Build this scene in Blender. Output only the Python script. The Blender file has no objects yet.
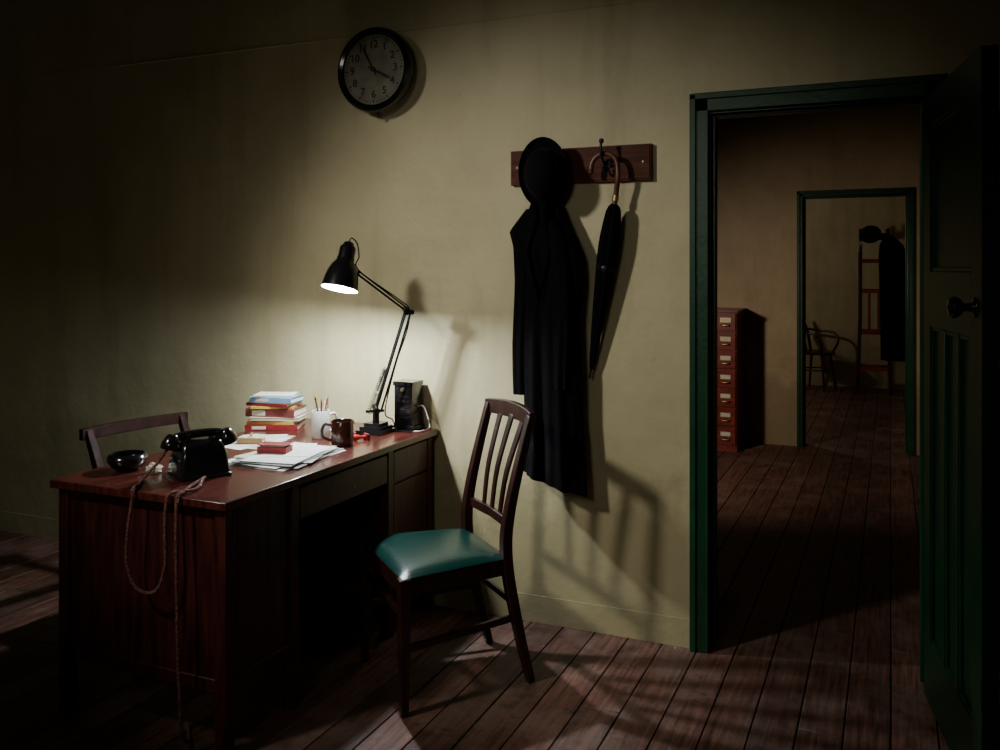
import bpy, math, random
from mathutils import Vector, Matrix
random.seed(7)
scene = bpy.context.scene
V = Vector

# ------------------------------------------------------------ materials
def mk(name, c1, c2=None, rough=0.5, scale=8.0, stretch=(1,1,1), bump=0.0, metal=0.0,
       bump_scale=None, detail=6, spec=0.5, coat=0.0, emit=None, estr=0.0, sheen=0.0, lo=0.35, hi=0.7):
    m = bpy.data.materials.new(name); m.use_nodes = True
    nt = m.node_tree; N = nt.nodes; L = nt.links
    b = N["Principled BSDF"]
    b.inputs["Roughness"].default_value = rough
    b.inputs["Metallic"].default_value = metal
    b.inputs["Specular IOR Level"].default_value = spec
    b.inputs["Coat Weight"].default_value = coat
    b.inputs["Sheen Weight"].default_value = sheen
    if c2 is None: c2 = tuple(x*0.75 for x in c1)
    tc = N.new("ShaderNodeTexCoord"); mp = N.new("ShaderNodeMapping")
    mp.inputs["Scale"].default_value = stretch
    L.new(tc.outputs["Object"], mp.inputs["Vector"])
    no = N.new("ShaderNodeTexNoise"); no.inputs["Scale"].default_value = scale
    no.inputs["Detail"].default_value = detail
    L.new(mp.outputs[0], no.inputs["Vector"])
    cr = N.new("ShaderNodeValToRGB")
    cr.color_ramp.elements[0].position = lo; cr.color_ramp.elements[1].position = hi
    cr.color_ramp.elements[0].color = (*c2, 1); cr.color_ramp.elements[1].color = (*c1, 1)
    L.new(no.outputs["Fac"], cr.inputs["Fac"])
    L.new(cr.outputs[0], b.inputs["Base Color"])
    if bump > 0:
        n2 = N.new("ShaderNodeTexNoise"); n2.inputs["Scale"].default_value = bump_scale or scale
        n2.inputs["Detail"].default_value = 5
        L.new(mp.outputs[0], n2.inputs["Vector"])
        bp = N.new("ShaderNodeBump"); bp.inputs["Strength"].default_value = bump
        bp.inputs["Distance"].default_value = 0.01
        L.new(n2.outputs["Fac"], bp.inputs["Height"]); L.new(bp.outputs[0], b.inputs["Normal"])
    if emit:
        b.inputs["Emission Color"].default_value = (*emit, 1)
        b.inputs["Emission Strength"].default_value = estr
    return m

def wall_mat(name, base, dark, grime):
    m = bpy.data.materials.new(name); m.use_nodes = True
    nt = m.node_tree; N = nt.nodes; L = nt.links; b = N["Principled BSDF"]
    b.inputs["Roughness"].default_value = 0.55
    tc = N.new("ShaderNodeTexCoord")
    def noise(scale, st, det=6, rough=0.55):
        mp = N.new("ShaderNodeMapping"); mp.inputs["Scale"].default_value = st
        L.new(tc.outputs["Object"], mp.inputs["Vector"])
        n = N.new("ShaderNodeTexNoise"); n.inputs["Scale"].default_value = scale
        n.inputs["Detail"].default_value = det; n.inputs["Roughness"].default_value = rough
        L.new(mp.outputs[0], n.inputs["Vector"]); return n
    def ramp(src, a, bb, ca, cb):
        r = N.new("ShaderNodeValToRGB"); r.color_ramp.elements[0].position = a; r.color_ramp.elements[1].position = bb
        r.color_ramp.elements[0].color = ca; r.color_ramp.elements[1].color = cb
        L.new(src, r.inputs["Fac"]); return r
    def mix(fac, A, Bc, mode='MIX'):
        x = N.new("ShaderNodeMix"); x.data_type = 'RGBA'; x.blend_type = mode
        if isinstance(fac, float): x.inputs[0].default_value = fac
        else: L.new(fac, x.inputs[0])
        L.new(A, x.inputs[6]); L.new(Bc, x.inputs[7]); return x.outputs[2]
    n1 = noise(2.2, (1, 1, 1), 10, 0.62)
    c = ramp(n1.outputs["Fac"], 0.36, 0.62, (*dark, 1), (*base, 1)).outputs[0]
    n2 = noise(2.3, (2.4, 2.4, 0.30), 7, 0.6)
    st = ramp(n2.outputs["Fac"], 0.52, 0.74, (0, 0, 0, 1), (0.45, 0.45, 0.45, 1))
    g = N.new("ShaderNodeRGB"); g.outputs[0].default_value = (*grime, 1)
    c = mix(st.outputs[0], c, g.outputs[0])
    n6 = noise(14, (1, 1, 1), 6, 0.7)
    sp = ramp(n6.outputs["Fac"], 0.64, 0.74, (0, 0, 0, 1), (0.4, 0.4, 0.4, 1))
    c = mix(sp.outputs[0], c, g.outputs[0])
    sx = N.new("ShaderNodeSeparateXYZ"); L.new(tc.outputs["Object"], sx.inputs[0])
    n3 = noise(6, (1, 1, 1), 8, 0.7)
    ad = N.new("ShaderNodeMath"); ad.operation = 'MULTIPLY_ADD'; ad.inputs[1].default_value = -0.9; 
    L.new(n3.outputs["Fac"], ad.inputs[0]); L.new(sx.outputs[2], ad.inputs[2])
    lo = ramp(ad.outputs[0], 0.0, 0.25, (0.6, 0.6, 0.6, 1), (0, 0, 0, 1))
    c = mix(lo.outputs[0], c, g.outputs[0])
    L.new(c, b.inputs["Base Color"])
    n4 = noise(4, (1, 1, 1), 9, 0.6)
    bp = N.new("ShaderNodeBump"); bp.inputs["Strength"].default_value = 0.30; bp.inputs["Distance"].default_value = 0.03
    L.new(n4.outputs["Fac"], bp.inputs["Height"]); L.new(bp.outputs[0], b.inputs["Normal"])
    return m

PW = 0.135
def floor_mat():
    m = bpy.data.materials.new("old_floorboards"); m.use_nodes = True
    nt = m.node_tree; N = nt.nodes; L = nt.links; b = N["Principled BSDF"]
    tc = N.new("ShaderNodeTexCoord"); sx = N.new("ShaderNodeSeparateXYZ"); L.new(tc.outputs["Object"], sx.inputs[0])
    d = N.new("ShaderNodeMath"); d.operation = 'DIVIDE'; d.inputs[1].default_value = PW; L.new(sx.outputs[0], d.inputs[0])
    f = N.new("ShaderNodeMath"); f.operation = 'FLOOR'; L.new(d.outputs[0], f.inputs[0])
    wn = N.new("ShaderNodeTexWhiteNoise"); wn.noise_dimensions = '1D'; L.new(f.outputs[0], wn.inputs["W"])
    ofs = N.new("ShaderNodeCombineXYZ"); L.new(wn.outputs["Value"], ofs.inputs[1])
    va = N.new("ShaderNodeVectorMath"); va.operation = 'MULTIPLY_ADD'
    va.inputs[1].default_value = (1, 1, 1); L.new(tc.outputs["Object"], va.inputs[0]); 
    sc = N.new("ShaderNodeVectorMath"); sc.operation = 'SCALE'; sc.inputs[3].default_value = 17; L.new(ofs.outputs[0], sc.inputs[0])
    L.new(sc.outputs[0], va.inputs[2])
    mp = N.new("ShaderNodeMapping"); mp.inputs["Scale"].default_value = (28, 1.6, 1); L.new(va.outputs[0], mp.inputs["Vector"])
    n = N.new("ShaderNodeTexNoise"); n.inputs["Scale"].default_value = 2.2; n.inputs["Detail"].default_value = 8
    n.inputs["Distortion"].default_value = 0.6; L.new(mp.outputs[0], n.inputs["Vector"])
    cr = N.new("ShaderNodeValToRGB"); e = cr.color_ramp.elements
    e[0].position = 0.3; e[0].color = (0.050, 0.018, 0.012, 1); e[1].position = 0.72; e[1].color = (0.21, 0.090, 0.064, 1)
    L.new(n.outputs["Fac"], cr.inputs["Fac"])
    n2 = N.new("ShaderNodeTexNoise"); n2.inputs["Scale"].default_value = 3.2; n2.inputs["Detail"].default_value = 10
    n2.inputs["Roughness"].default_value = 0.72
    L.new(tc.outputs["Object"], n2.inputs["Vector"])
    r2 = N.new("ShaderNodeValToRGB"); r2.color_ramp.elements[0].position = 0.46; r2.color_ramp.elements[1].position = 0.62
    r2.color_ramp.elements[1].color = (0.7, 0.7, 0.7, 1); L.new(n2.outputs["Fac"], r2.inputs["Fac"])
    mx = N.new("ShaderNodeMix"); mx.data_type = 'RGBA'; L.new(r2.outputs[0], mx.inputs[0]); L.new(cr.outputs[0], mx.inputs[6])
    mx.inputs[7].default_value = (0.215, 0.140, 0.112, 1)
    n5 = N.new("ShaderNodeTexNoise"); n5.inputs["Scale"].default_value = 9; n5.inputs["Detail"].default_value = 10; n5.inputs["Roughness"].default_value = 0.7
    L.new(tc.outputs["Object"], n5.inputs["Vector"])
    r5 = N.new("ShaderNodeValToRGB"); r5.color_ramp.elements[0].position = 0.54; r5.color_ramp.elements[1].position = 0.66
    r5.color_ramp.elements[1].color = (0.7, 0.7, 0.7, 1); L.new(n5.outputs["Fac"], r5.inputs["Fac"])
    mx2 = N.new("ShaderNodeMix"); mx2.data_type = 'RGBA'; L.new(r5.outputs[0], mx2.inputs[0]); L.new(mx.outputs[2], mx2.inputs[6])
    mx2.inputs[7].default_value = (0.030, 0.015, 0.011, 1)
    mr = N.new("ShaderNodeMapRange"); mr.inputs[3].default_value = 0.6; mr.inputs[4].default_value = 1.3; L.new(wn.outputs["Value"], mr.inputs[0])
    hs = N.new("ShaderNodeHueSaturation"); L.new(mx2.outputs[2], hs.inputs["Color"]); L.new(mr.outputs[0], hs.inputs["Value"])
    L.new(hs.outputs[0], b.inputs["Base Color"])
    rr = N.new("ShaderNodeMapRange"); rr.inputs[3].default_value = 0.42; rr.inputs[4].default_value = 0.75; L.new(n2.outputs["Fac"], rr.inputs[0])
    L.new(rr.outputs[0], b.inputs["Roughness"])
    bp = N.new("ShaderNodeBump"); bp.inputs["Strength"].default_value = 0.5; bp.inputs["Distance"].default_value = 0.006
    L.new(n.outputs["Fac"], bp.inputs["Height"]); L.new(bp.outputs[0], b.inputs["Normal"])
    return m

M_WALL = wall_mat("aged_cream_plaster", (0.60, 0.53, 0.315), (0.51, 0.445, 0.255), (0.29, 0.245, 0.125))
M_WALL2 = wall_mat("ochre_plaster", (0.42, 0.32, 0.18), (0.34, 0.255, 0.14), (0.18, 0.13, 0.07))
M_WALL3 = wall_mat("beige_plaster", (0.50, 0.42, 0.25), (0.40, 0.33, 0.19), (0.22, 0.18, 0.10))
M_CEIL = mk("ceiling_paint", (0.08, 0.07, 0.05), rough=0.8, scale=2)
M_FLOOR = floor_mat()
M_SUB = mk("underfloor_dark", (0.006, 0.005, 0.004), rough=0.95)
M_GREEN = mk("green_gloss_paint", (0.004, 0.058, 0.021), (0.003, 0.038, 0.013), rough=0.36, scale=5, bump=0.12, bump_scale=40)
M_GREEND = mk("dark_green_paint", (0.003, 0.034, 0.012), (0.002, 0.024, 0.009), rough=0.36, scale=5, bump=0.15, bump_scale=40, spec=0.35)
M_MAH = mk("mahogany", (0.085, 0.019, 0.014), (0.024, 0.006, 0.005), rough=0.40, scale=5, stretch=(9, 9, 1.0), bump=0.05, bump_scale=12, coat=0.05, spec=0.3)
M_MAHTOP = mk("mahogany_top", (0.12, 0.026, 0.018), (0.04, 0.009, 0.007), rough=0.27, scale=5, stretch=(10, 1.2, 1), bump=0.04, bump_scale=10, coat=0.2)
M_DARKWOOD = mk("dark_polished_wood", (0.042, 0.012, 0.009), (0.015, 0.0045, 0.004), rough=0.34, scale=6, stretch=(5, 5, 1.2), coat=0.1)
M_DULLWOOD = mk("dull_dark_wood", (0.035, 0.011, 0.008), (0.013, 0.0045, 0.004), rough=0.6, scale=6, stretch=(5, 5, 1.2), spec=0.15)
M_RACK = mk("rack_wood", (0.13, 0.034, 0.016), (0.055, 0.014, 0.007), rough=0.6, scale=6, stretch=(1.2, 6, 8), bump=0.1, spec=0.2)
M_LEATHER = mk("green_leather", (0.0008, 0.036, 0.029), (0.0006, 0.026, 0.021), rough=0.30, scale=9, bump=0.10, bump_scale=120, spec=0.4)
M_BLACK = mk("black_bakelite", (0.008, 0.008, 0.009), rough=0.16, scale=5, coat=0.4)
M_ENAMEL = mk("black_enamel", (0.010, 0.010, 0.011), rough=0.22, scale=5)
M_IRON = mk("black_iron", (0.012, 0.011, 0.011), rough=0.5, scale=20, bump=0.1)
M_CLOTH = mk("black_wool", (0.0045, 0.0038, 0.005), (0.0026, 0.0023, 0.0028), rough=0.85, scale=60, bump=0.15, bump_scale=300, spec=0.07, sheen=0.005)
M_FELT = mk("black_felt", (0.006, 0.005, 0.006), rough=0.85, scale=60, bump=0.1, bump_scale=300, spec=0.10, sheen=0.015)
M_BAND = mk("ribbon_band", (0.010, 0.009, 0.010), rough=0.4, scale=60)
M_CANE = mk("cane_handle", (0.16, 0.06, 0.03), (0.07, 0.02, 0.012), rough=0.35, scale=25)
M_PAPER = mk("paper", (0.70, 0.70, 0.66), (0.60, 0.60, 0.55), rough=0.8, scale=6)
M_PAPER2 = mk("paper_aged", (0.60, 0.56, 0.45), (0.5, 0.46, 0.36), rough=0.8, scale=9)
M_FOLDER = mk("grey_folder", (0.22, 0.22, 0.21), rough=0.8)
M_PRINT = mk("printed_newsprint", (0.62, 0.61, 0.56), (0.12, 0.12, 0.11), rough=0.85, scale=30, stretch=(1, 6, 1), lo=0.42, hi=0.55)
M_RED = mk("red_cloth_cover", (0.24, 0.012, 0.014), (0.16, 0.008, 0.010), rough=0.55, scale=30)
M_ORANGE = mk("faded_brown_cover", (0.20, 0.035, 0.025), (0.12, 0.02, 0.016), rough=0.6, scale=15)
M_BLUE = mk("pale_blue_cover", (0.16, 0.32, 0.46), (0.12, 0.26, 0.38), rough=0.6, scale=15)
M_TAN = mk("tan_cover", (0.42, 0.28, 0.12), (0.3, 0.19, 0.08), rough=0.6, scale=15)
M_YELB = mk("yellow_cover", (0.55, 0.38, 0.06), (0.4, 0.27, 0.05), rough=0.6, scale=15)
M_WHITE = mk("white_glazed", (0.66, 0.66, 0.62), (0.58, 0.58, 0.54), rough=0.2, scale=5)
M_BROWN = mk("brown_glaze", (0.06, 0.016, 0.010), (0.03, 0.009, 0.006), rough=0.15, scale=7, coat=0.4)
M_REDPL = mk("red_plastic", (0.5, 0.02, 0.02), rough=0.3)
M_YEL = mk("pencil_yellow", (0.6, 0.35, 0.03), rough=0.4)
M_BRASS = mk("dull_brass", (0.55, 0.45, 0.22), rough=0.4, metal=0.9, scale=12)
M_STEEL = mk("spring_steel", (0.35, 0.35, 0.36), rough=0.3, metal=1.0)
M_DIAL = mk("clock_dial", (0.24, 0.225, 0.15), (0.13, 0.12, 0.075), rough=0.6, scale=14)
M_INK = mk("black_ink", (0.008, 0.008, 0.008), rough=0.6)
M_CORD = mk("braided_cord", (0.26, 0.11, 0.085), (0.08, 0.03, 0.025), rough=0.8, scale=160, lo=0.45, hi=0.55)
M_SHADEIN = mk("white_reflector", (0.80, 0.80, 0.80), (0.75, 0.75, 0.75), rough=0.5)
M_BULB = mk("lamp_bulb", (1, 1, 1), (1, 1, 1), emit=(0.85, 0.95, 1.0), estr=14)
M_CABR = mk("cabinet_red_wood", (0.26, 0.034, 0.022), (0.13, 0.015, 0.010), rough=0.34, scale=4, stretch=(1.5, 4, 8), coat=0.15)

# ------------------------------------------------------------ mesh builder
class B:
    def __init__(s): s.v = []; s.f = []; s.m = []; s.mats = []
    def mi(s, mat):
        if mat not in s.mats: s.mats.append(mat)
        return s.mats.index(mat)
    def add(s, vs, fs, mat, M=None):
        o = len(s.v)
        for p in vs:
            p = V(p); s.v.append(M @ p if M else p)
        k = s.mi(mat)
        for f in fs: s.f.append([i+o for i in f]); s.m.append(k)
    def box(s, lo, hi, mat, M=None):
        x0, y0, z0 = lo; x1, y1, z1 = hi
        vs = [(x0,y0,z0),(x1,y0,z0),(x1,y1,z0),(x0,y1,z0),(x0,y0,z1),(x1,y0,z1),(x1,y1,z1),(x0,y1,z1)]
        s.add(vs, [(0,3,2,1),(4,5,6,7),(0,1,5,4),(1,2,6,5),(2,3,7,6),(3,0,4,7)], mat, M)
    def sweep(s, pts, secs, mat, up=(0,0,1), M=None, caps=True):
        pts = [V(p) for p in pts]; n = len(pts); k = len(secs[0]); vs = []; fs = []
        side = None
        for i, p in enumerate(pts):
            t = (pts[min(i+1, n-1)] - pts[max(i-1, 0)]).normalized()
            if up is not None:
                sd = V(up).cross(t)
                if sd.length < 1e-4: sd = V((1, 0, 0)).cross(t)
                sd.normalize()
            else:
                if side is None:
                    a = V((0,0,1)) if abs(t.z) < 0.9 else V((1,0,0))
                    sd = a.cross(t).normalized()
                else:
                    sd = (side - t*side.dot(t)).normalized()
                side = sd
            nn = t.cross(sd)
            for (a, b) in secs[i]: vs.append(p + sd*a + nn*b)
        for i in range(n-1):
            for j in range(k):
                a = i*k+j; b = i*k+(j+1) % k
                fs.append((a, b, b+k, a+k))
        if caps:
            fs.append(tuple(reversed(range(k)))); fs.append(tuple((n-1)*k+j for j in range(k)))
        s.add(vs, fs, mat, M)
    def tube(s, pts, r, mat, seg=12, M=None, caps=True):
        n = len(pts)
        if not isinstance(r, (list, tuple)): r = [r]*n
        secs = [[(r[i]*math.cos(2*math.pi*j/seg), r[i]*math.sin(2*math.pi*j/seg)) for j in range(seg)] for i in range(n)]
        s.sweep(pts, secs, mat, up=None, M=M, caps=caps)
    def bar(s, pts, sizes, mat, up=(0,0,1), M=None):
        n = len(pts)
        if not isinstance(sizes, list): sizes = [sizes]*n
        secs = [[(-w/2,-h/2),(w/2,-h/2),(w/2,h/2),(-w/2,h/2)] for (w, h) in sizes]
        s.sweep(pts, secs, mat, up=up, M=M)
    def lathe(s, prof, mat, seg=32, M=None, sx=1.0, sy=1.0, lobes=0, amp=0.0, caps=True):
        vs = []; fs = []; n = len(prof)
        for (r, z) in prof:
            for j in range(seg):
                a = 2*math.pi*j/seg
                q = r*(1+amp*math.cos(lobes*a)) if lobes else r
                vs.append((q*math.cos(a)*sx, q*math.sin(a)*sy, z))
        for i in range(n-1):
            for j in range(seg):
                a = i*seg+j; b = i*seg+(j+1) % seg
                fs.append((a, b, b+seg, a+seg))
        if caps and prof[0][0] > 1e-3: fs.append(tuple(reversed(range(seg))))
        if caps and prof[-1][0] > 1e-3: fs.append(tuple((n-1)*seg+j for j in range(seg)))
        s.add(vs, fs, mat, M)
    def sphere(s, c, r, mat, M=None, seg=20):
        prof = [(max(r*math.sin(math.pi*i/12), 1e-7), -r*math.cos(math.pi*i/12)) for i in range(13)]
        T = Matrix.Translation(V(c)); s.lathe(prof, mat, seg, (M @ T) if M else T)
    def done(s, name, loc=(0,0,0), rz=0.0, bevel=0.0, seg=2, parent=None, smooth=38, rot=None):
        me = bpy.data.meshes.new(name)
        me.from_pydata([tuple(p) for p in s.v], [], s.f)
        for m in s.mats: me.materials.append(m)
        for p, k in zip(me.polygons, s.m): p.material_index = k
        me.validate(); me.update()
        import bmesh
        bm = bmesh.new(); bm.from_mesh(me); bmesh.ops.remove_doubles(bm, verts=bm.verts, dist=1e-6)
        bmesh.ops.recalc_face_normals(bm, faces=bm.faces)
        bm.to_mesh(me); bm.free()
        me.shade_smooth(); me.set_sharp_from_angle(angle=math.radians(smooth))
        ob = bpy.data.objects.new(name, me); scene.collection.objects.link(ob)
        ob.location = loc; ob.rotation_euler = rot if rot else (0, 0, rz)
        if bevel > 0:
            bv = ob.modifiers.new("bevel", 'BEVEL'); bv.width = bevel; bv.segments = seg
            bv.limit_method = 'ANGLE'; bv.angle_limit = math.radians(40); bv.harden_normals = False
        if parent: ob.parent = parent
        return ob

def T(x, y, z): return Matrix.Translation((x, y, z))
def R(a, ax): return Matrix.Rotation(math.radians(a), 4, ax)
def smooth_path(pts, n=8):
    P = [V(p) for p in pts]; out = []
    for i in range(len(P)-1):
        p0 = P[max(i-1,0)]; p1 = P[i]; p2 = P[i+1]; p3 = P[min(i+2,len(P)-1)]
        for k in range(n):
            t = k/n
            out.append(0.5*((2*p1)+(-p0+p2)*t+(2*p0-5*p1+4*p2-p3)*t*t+(-p0+3*p1-3*p2+p3)*t**3))
    out.append(P[-1]); return out

# ------------------------------------------------------------ room shell
HC = 3.0
XL, XR = -5.2, 1.7
YB = -4.8; Y2 = 4.25; Y3 = 8.4; TH = 0.14
OPL, OPR, OPT = -0.62, 0.105, 2.04
O2L, O2R = -0.655, 0.115

def wall_with_opening(name, y, mat, l, r, top, xl, xr):
    b = B()
    b.box((xl, y, 0), (l, y+TH, HC), mat)
    b.box((r, y, 0), (xr, y+TH, HC), mat)
    b.box((l, y, top), (r, y+TH, HC), mat)
    return b.done(name)
wall_with_opening("wall_back", 0, M_WALL, OPL-0.02, OPR+0.02, OPT+0.02, XL, XR)
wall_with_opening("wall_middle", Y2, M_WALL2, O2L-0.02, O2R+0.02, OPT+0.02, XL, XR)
b = B(); b.box((XL, Y3, 0), (XR, Y3+TH, HC), M_WALL3); b.done("wall_far")
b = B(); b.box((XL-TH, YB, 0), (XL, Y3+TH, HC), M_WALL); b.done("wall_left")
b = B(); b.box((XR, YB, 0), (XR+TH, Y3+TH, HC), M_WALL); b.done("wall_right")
b = B(); b.box((XL-TH, YB-TH, 0), (XR+TH, YB, HC), M_WALL); b.done("wall_front")
b = B(); b.box((XL-TH, YB-TH, HC), (XR+TH, Y3+TH, HC+0.1), M_CEIL); b.done("ceiling")
b = B(); b.box((-3.0, TH, 0), (-2.9, Y2, HC), M_WALL2); b.done("wall_side")
b = B()
b.box((XL-TH, YB-TH, -0.08), (XR+TH, Y3+TH, -0.022), M_SUB)
k0 = math.floor((XL-TH)/PW); k1 = math.ceil((XR+TH)/PW)
for k in range(k0, k1):
    x0 = k*PW+0.0022; x1 = (k+1)*PW-0.0022
    y = YB-TH; 
    while y < Y3+TH-0.01:
        ln = random.uniform(3.2, 5.5); y1 = min(y+ln, Y3+TH)
        dz = random.uniform(-0.0012, 0.0)
        b.box((x0, y, -0.022), (x1, y1-0.002, dz), M_FLOOR); y = y1
b.done("floor", bevel=0.0018, seg=1)
b = B(); b.box((XL, -0.0025, 0), (OPL-0.08, 0, 0.11), M_WALL); b.box((OPR+0.08, -0.0025, 0), (XR, 0, 0.11), M_WALL); b.done("baseboard_back")
b = B(); b.box((XL, -0.006, 2.493), (XR, 0, 2.501), M_WALL); b.done("trim_1", bevel=0.002)

def architrave(name, y, l, r, top, w=0.075, both=True):
    b = B()
    sides = [(-1, y)] + ([(1, y+TH)] if both else [])
    for sgn, yy in sides:
        a, c = (yy-0.02, yy) if sgn < 0 else (yy, yy+0.02)
        a2, c2 = (yy-0.030, yy) if sgn < 0 else (yy, yy+0.030)
        for (x0, x1, xo0, xo1) in ((l-w, l-0.004, l-w-0.004, l-w+0.02), (r+0.004, r+w, r+w-0.02, r+w+0.004)):
            b.box((x0, a, 0), (x1, c, top+w), M_GREEN)
            b.box((xo0, a2, 0), (xo1, c2, top+w), M_GREEN)
        b.box((l-w, a, top+0.004), (r+w, c, top+w), M_GREEN)
        b.box((l-w-0.004, a2, top+w-0.02), (r+w+0.004, c2, top+w+0.004), M_GREEN)
    b.box((l-0.019, y, 0), (l, y+TH, top), M_GREEN)
    b.box((r, y, 0), (r+0.019, y+TH, top), M_GREEN)
    b.box((l-0.019, y, top), (r+0.019, y+TH, top+0.019), M_GREEN)
    b.box((l, y+0.045, 0), (l+0.012, y+0.085, top), M_GREEN)
    b.box((r-0.012, y+0.045, 0), (r, y+0.085, top), M_GREEN)
    b.box((l+0.012, y+0.045, top-0.012), (r-0.012, y+0.085, top), M_GREEN)
    return b.done(name, bevel=0.003)
architrave("trim_2", 0, OPL-0.006, OPR, OPT, w=0.069)
architrave("trim_3", Y2, O2L, O2R, OPT, w=0.045)

b = B(); W = 0.735; H = 2.03; t = 0.042
def dpart(x0, z0, x1, z1, th=t): b.box((x0, -th/2, z0), (x1, th/2, z1), M_GREEND)
st = 0.105
dpart(0, 0.008, st, H); dpart(W-st, 0.008, W, H)
dpart(st, H-0.11, W-st, H); dpart(st, 1.26, W-st, 1.44); dpart(st, 0.008, W-st, 0.22)
for mx in (0.285, 0.455): dpart(mx-0.022, 0.22, mx+0.022, 1.26)
dpart(st, 0.22, W-st, H-0.11, 0.016)
for (x0, x1, z0, z1) in ((st, W-st, 1.44, H-0.11), (st, 0.263, 0.22, 1.26), (0.307, 0.433, 0.22, 1.26), (0.477, W-st, 0.22, 1.26)):
    for s_ in (-1, 1):
        ya, yb = sorted((s_*0.007, s_*0.017))
        m_ = 0.013
        b.box((x0, ya, z0), (x0+m_, yb, z1), M_GREEND); b.box((x1-m_, ya, z0), (x1, yb, z1), M_GREEND)
        b.box((x0+m_, ya, z0), (x1-m_, yb, z0+m_), M_GREEND); b.box((x0+m_, ya, z1-m_), (x1-m_, yb, z1), M_GREEND)
for s_ in (-1, 1):
    Mk = T(W-0.06, s_*t/2, 1.345) @ R(-90*s_, 'X')
    b.lathe([(0.027, 0), (0.027, 0.004), (0.012, 0.008), (0.010, 0.028), (0.022, 0.036), (0.029, 0.048), (0.029, 0.056), (0.020, 0.066), (0.0001, 0.069)], M_BLACK, 24, Mk)
ang = math.degrees(math.atan2(-0.988, 0.156))
b.done("door_1", loc=(OPR+0.002+0.015, -0.045, 0), rz=math.radians(ang), bevel=0.0025)

# ------------------------------------------------------------ writing desk
DX0, DX1, DY0, DY1, DZ = -2.505, -1.780, -1.345, -0.012, 0.763
b = B()
b.box((DX0, DY0, DZ-0.026), (DX1, DY1, DZ), M_MAHTOP)
x0, x1 = DX0+0.018, DX1-0.018; y0, y1 = DY0+0.02, DY1-0.015
zt = DZ-0.026; ps = 0.042
ky0, ky1 = -0.965, -0.395
def post(x, y, zb=0.0):
    b.box((x, y, zb), (x+ps, y+ps, zt), M_MAH)
ys = [y0, ky0-ps, ky1, y1-ps]
for y in ys:
    post(x0, y); post(x1-ps, y)
zr = 0.185
for (ya, yb) in ((y0, ky0), (ky1, y1)):
    for (yy, yt) in ((ya+0.010, ya+0.026), (yb-0.026, yb-0.010)):
        b.box((x0+ps, yy, zr), (x1-ps, yt, zt), M_MAH)
    for yy in (ya+0.004, yb-ps+0.004):
        b.box((x0+ps, yy, zr-0.002), (x1-ps, yy+ps-0.008, zr+0.04), M_MAH)
        b.box((x0+ps, yy, zt-0.03), (x1-ps, yy+ps-0.008, zt), M_MAH)
    b.box((x0+0.01, ya+ps, zr), (x1-0.01, yb-ps, zr+0.02), M_MAH)
    for sx_ in (-1, 1):
        xf = (x1-0.012) if sx_ > 0 else (x0+0.012)
        xa, xb = sorted((xf, xf-sx_*0.018))
        b.box((xa, ya+ps, zr+0.02), (xb, yb-ps, zt), M_MAH)
        xa, xb = sorted((xf-sx_*0.002, xf+sx_*0.008))
        b.box((xa, ya+ps, zr-0.002), (xb, yb-ps, zr+0.036), M_MAH)
xf = x1-0.012
b.box((xf, ky1+ps+0.004, 0.60), (xf+0.010, y1-ps-0.004, zt-0.012), M_MAH)
b.box((xf, ky1+ps+0.004, zr+0.045), (xf+0.010, y1-ps-0.004, 0.592), M_MAH)
for sx_ in (-1, 1):
    xf = (x1-0.006) if sx_ > 0 else (x0+0.006)
    xa, xb = sorted((xf, xf-sx_*0.02))
    b.box((xa, ky0, zt-0.012), (xb, ky1, zt), M_MAH)
    xa, xb = sorted((xf+sx_*0.004, xf-sx_*0.016))
    b.box((xa, ky0+0.004, zt-0.125), (xb, ky1-0.004, zt-0.015), M_MAH)
b.box((x0+0.02, ky0, zt-0.12), (x1-0.02, ky1, zt-0.11), M_MAH)
b.done("writing_desk", bevel=0.003)

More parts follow.
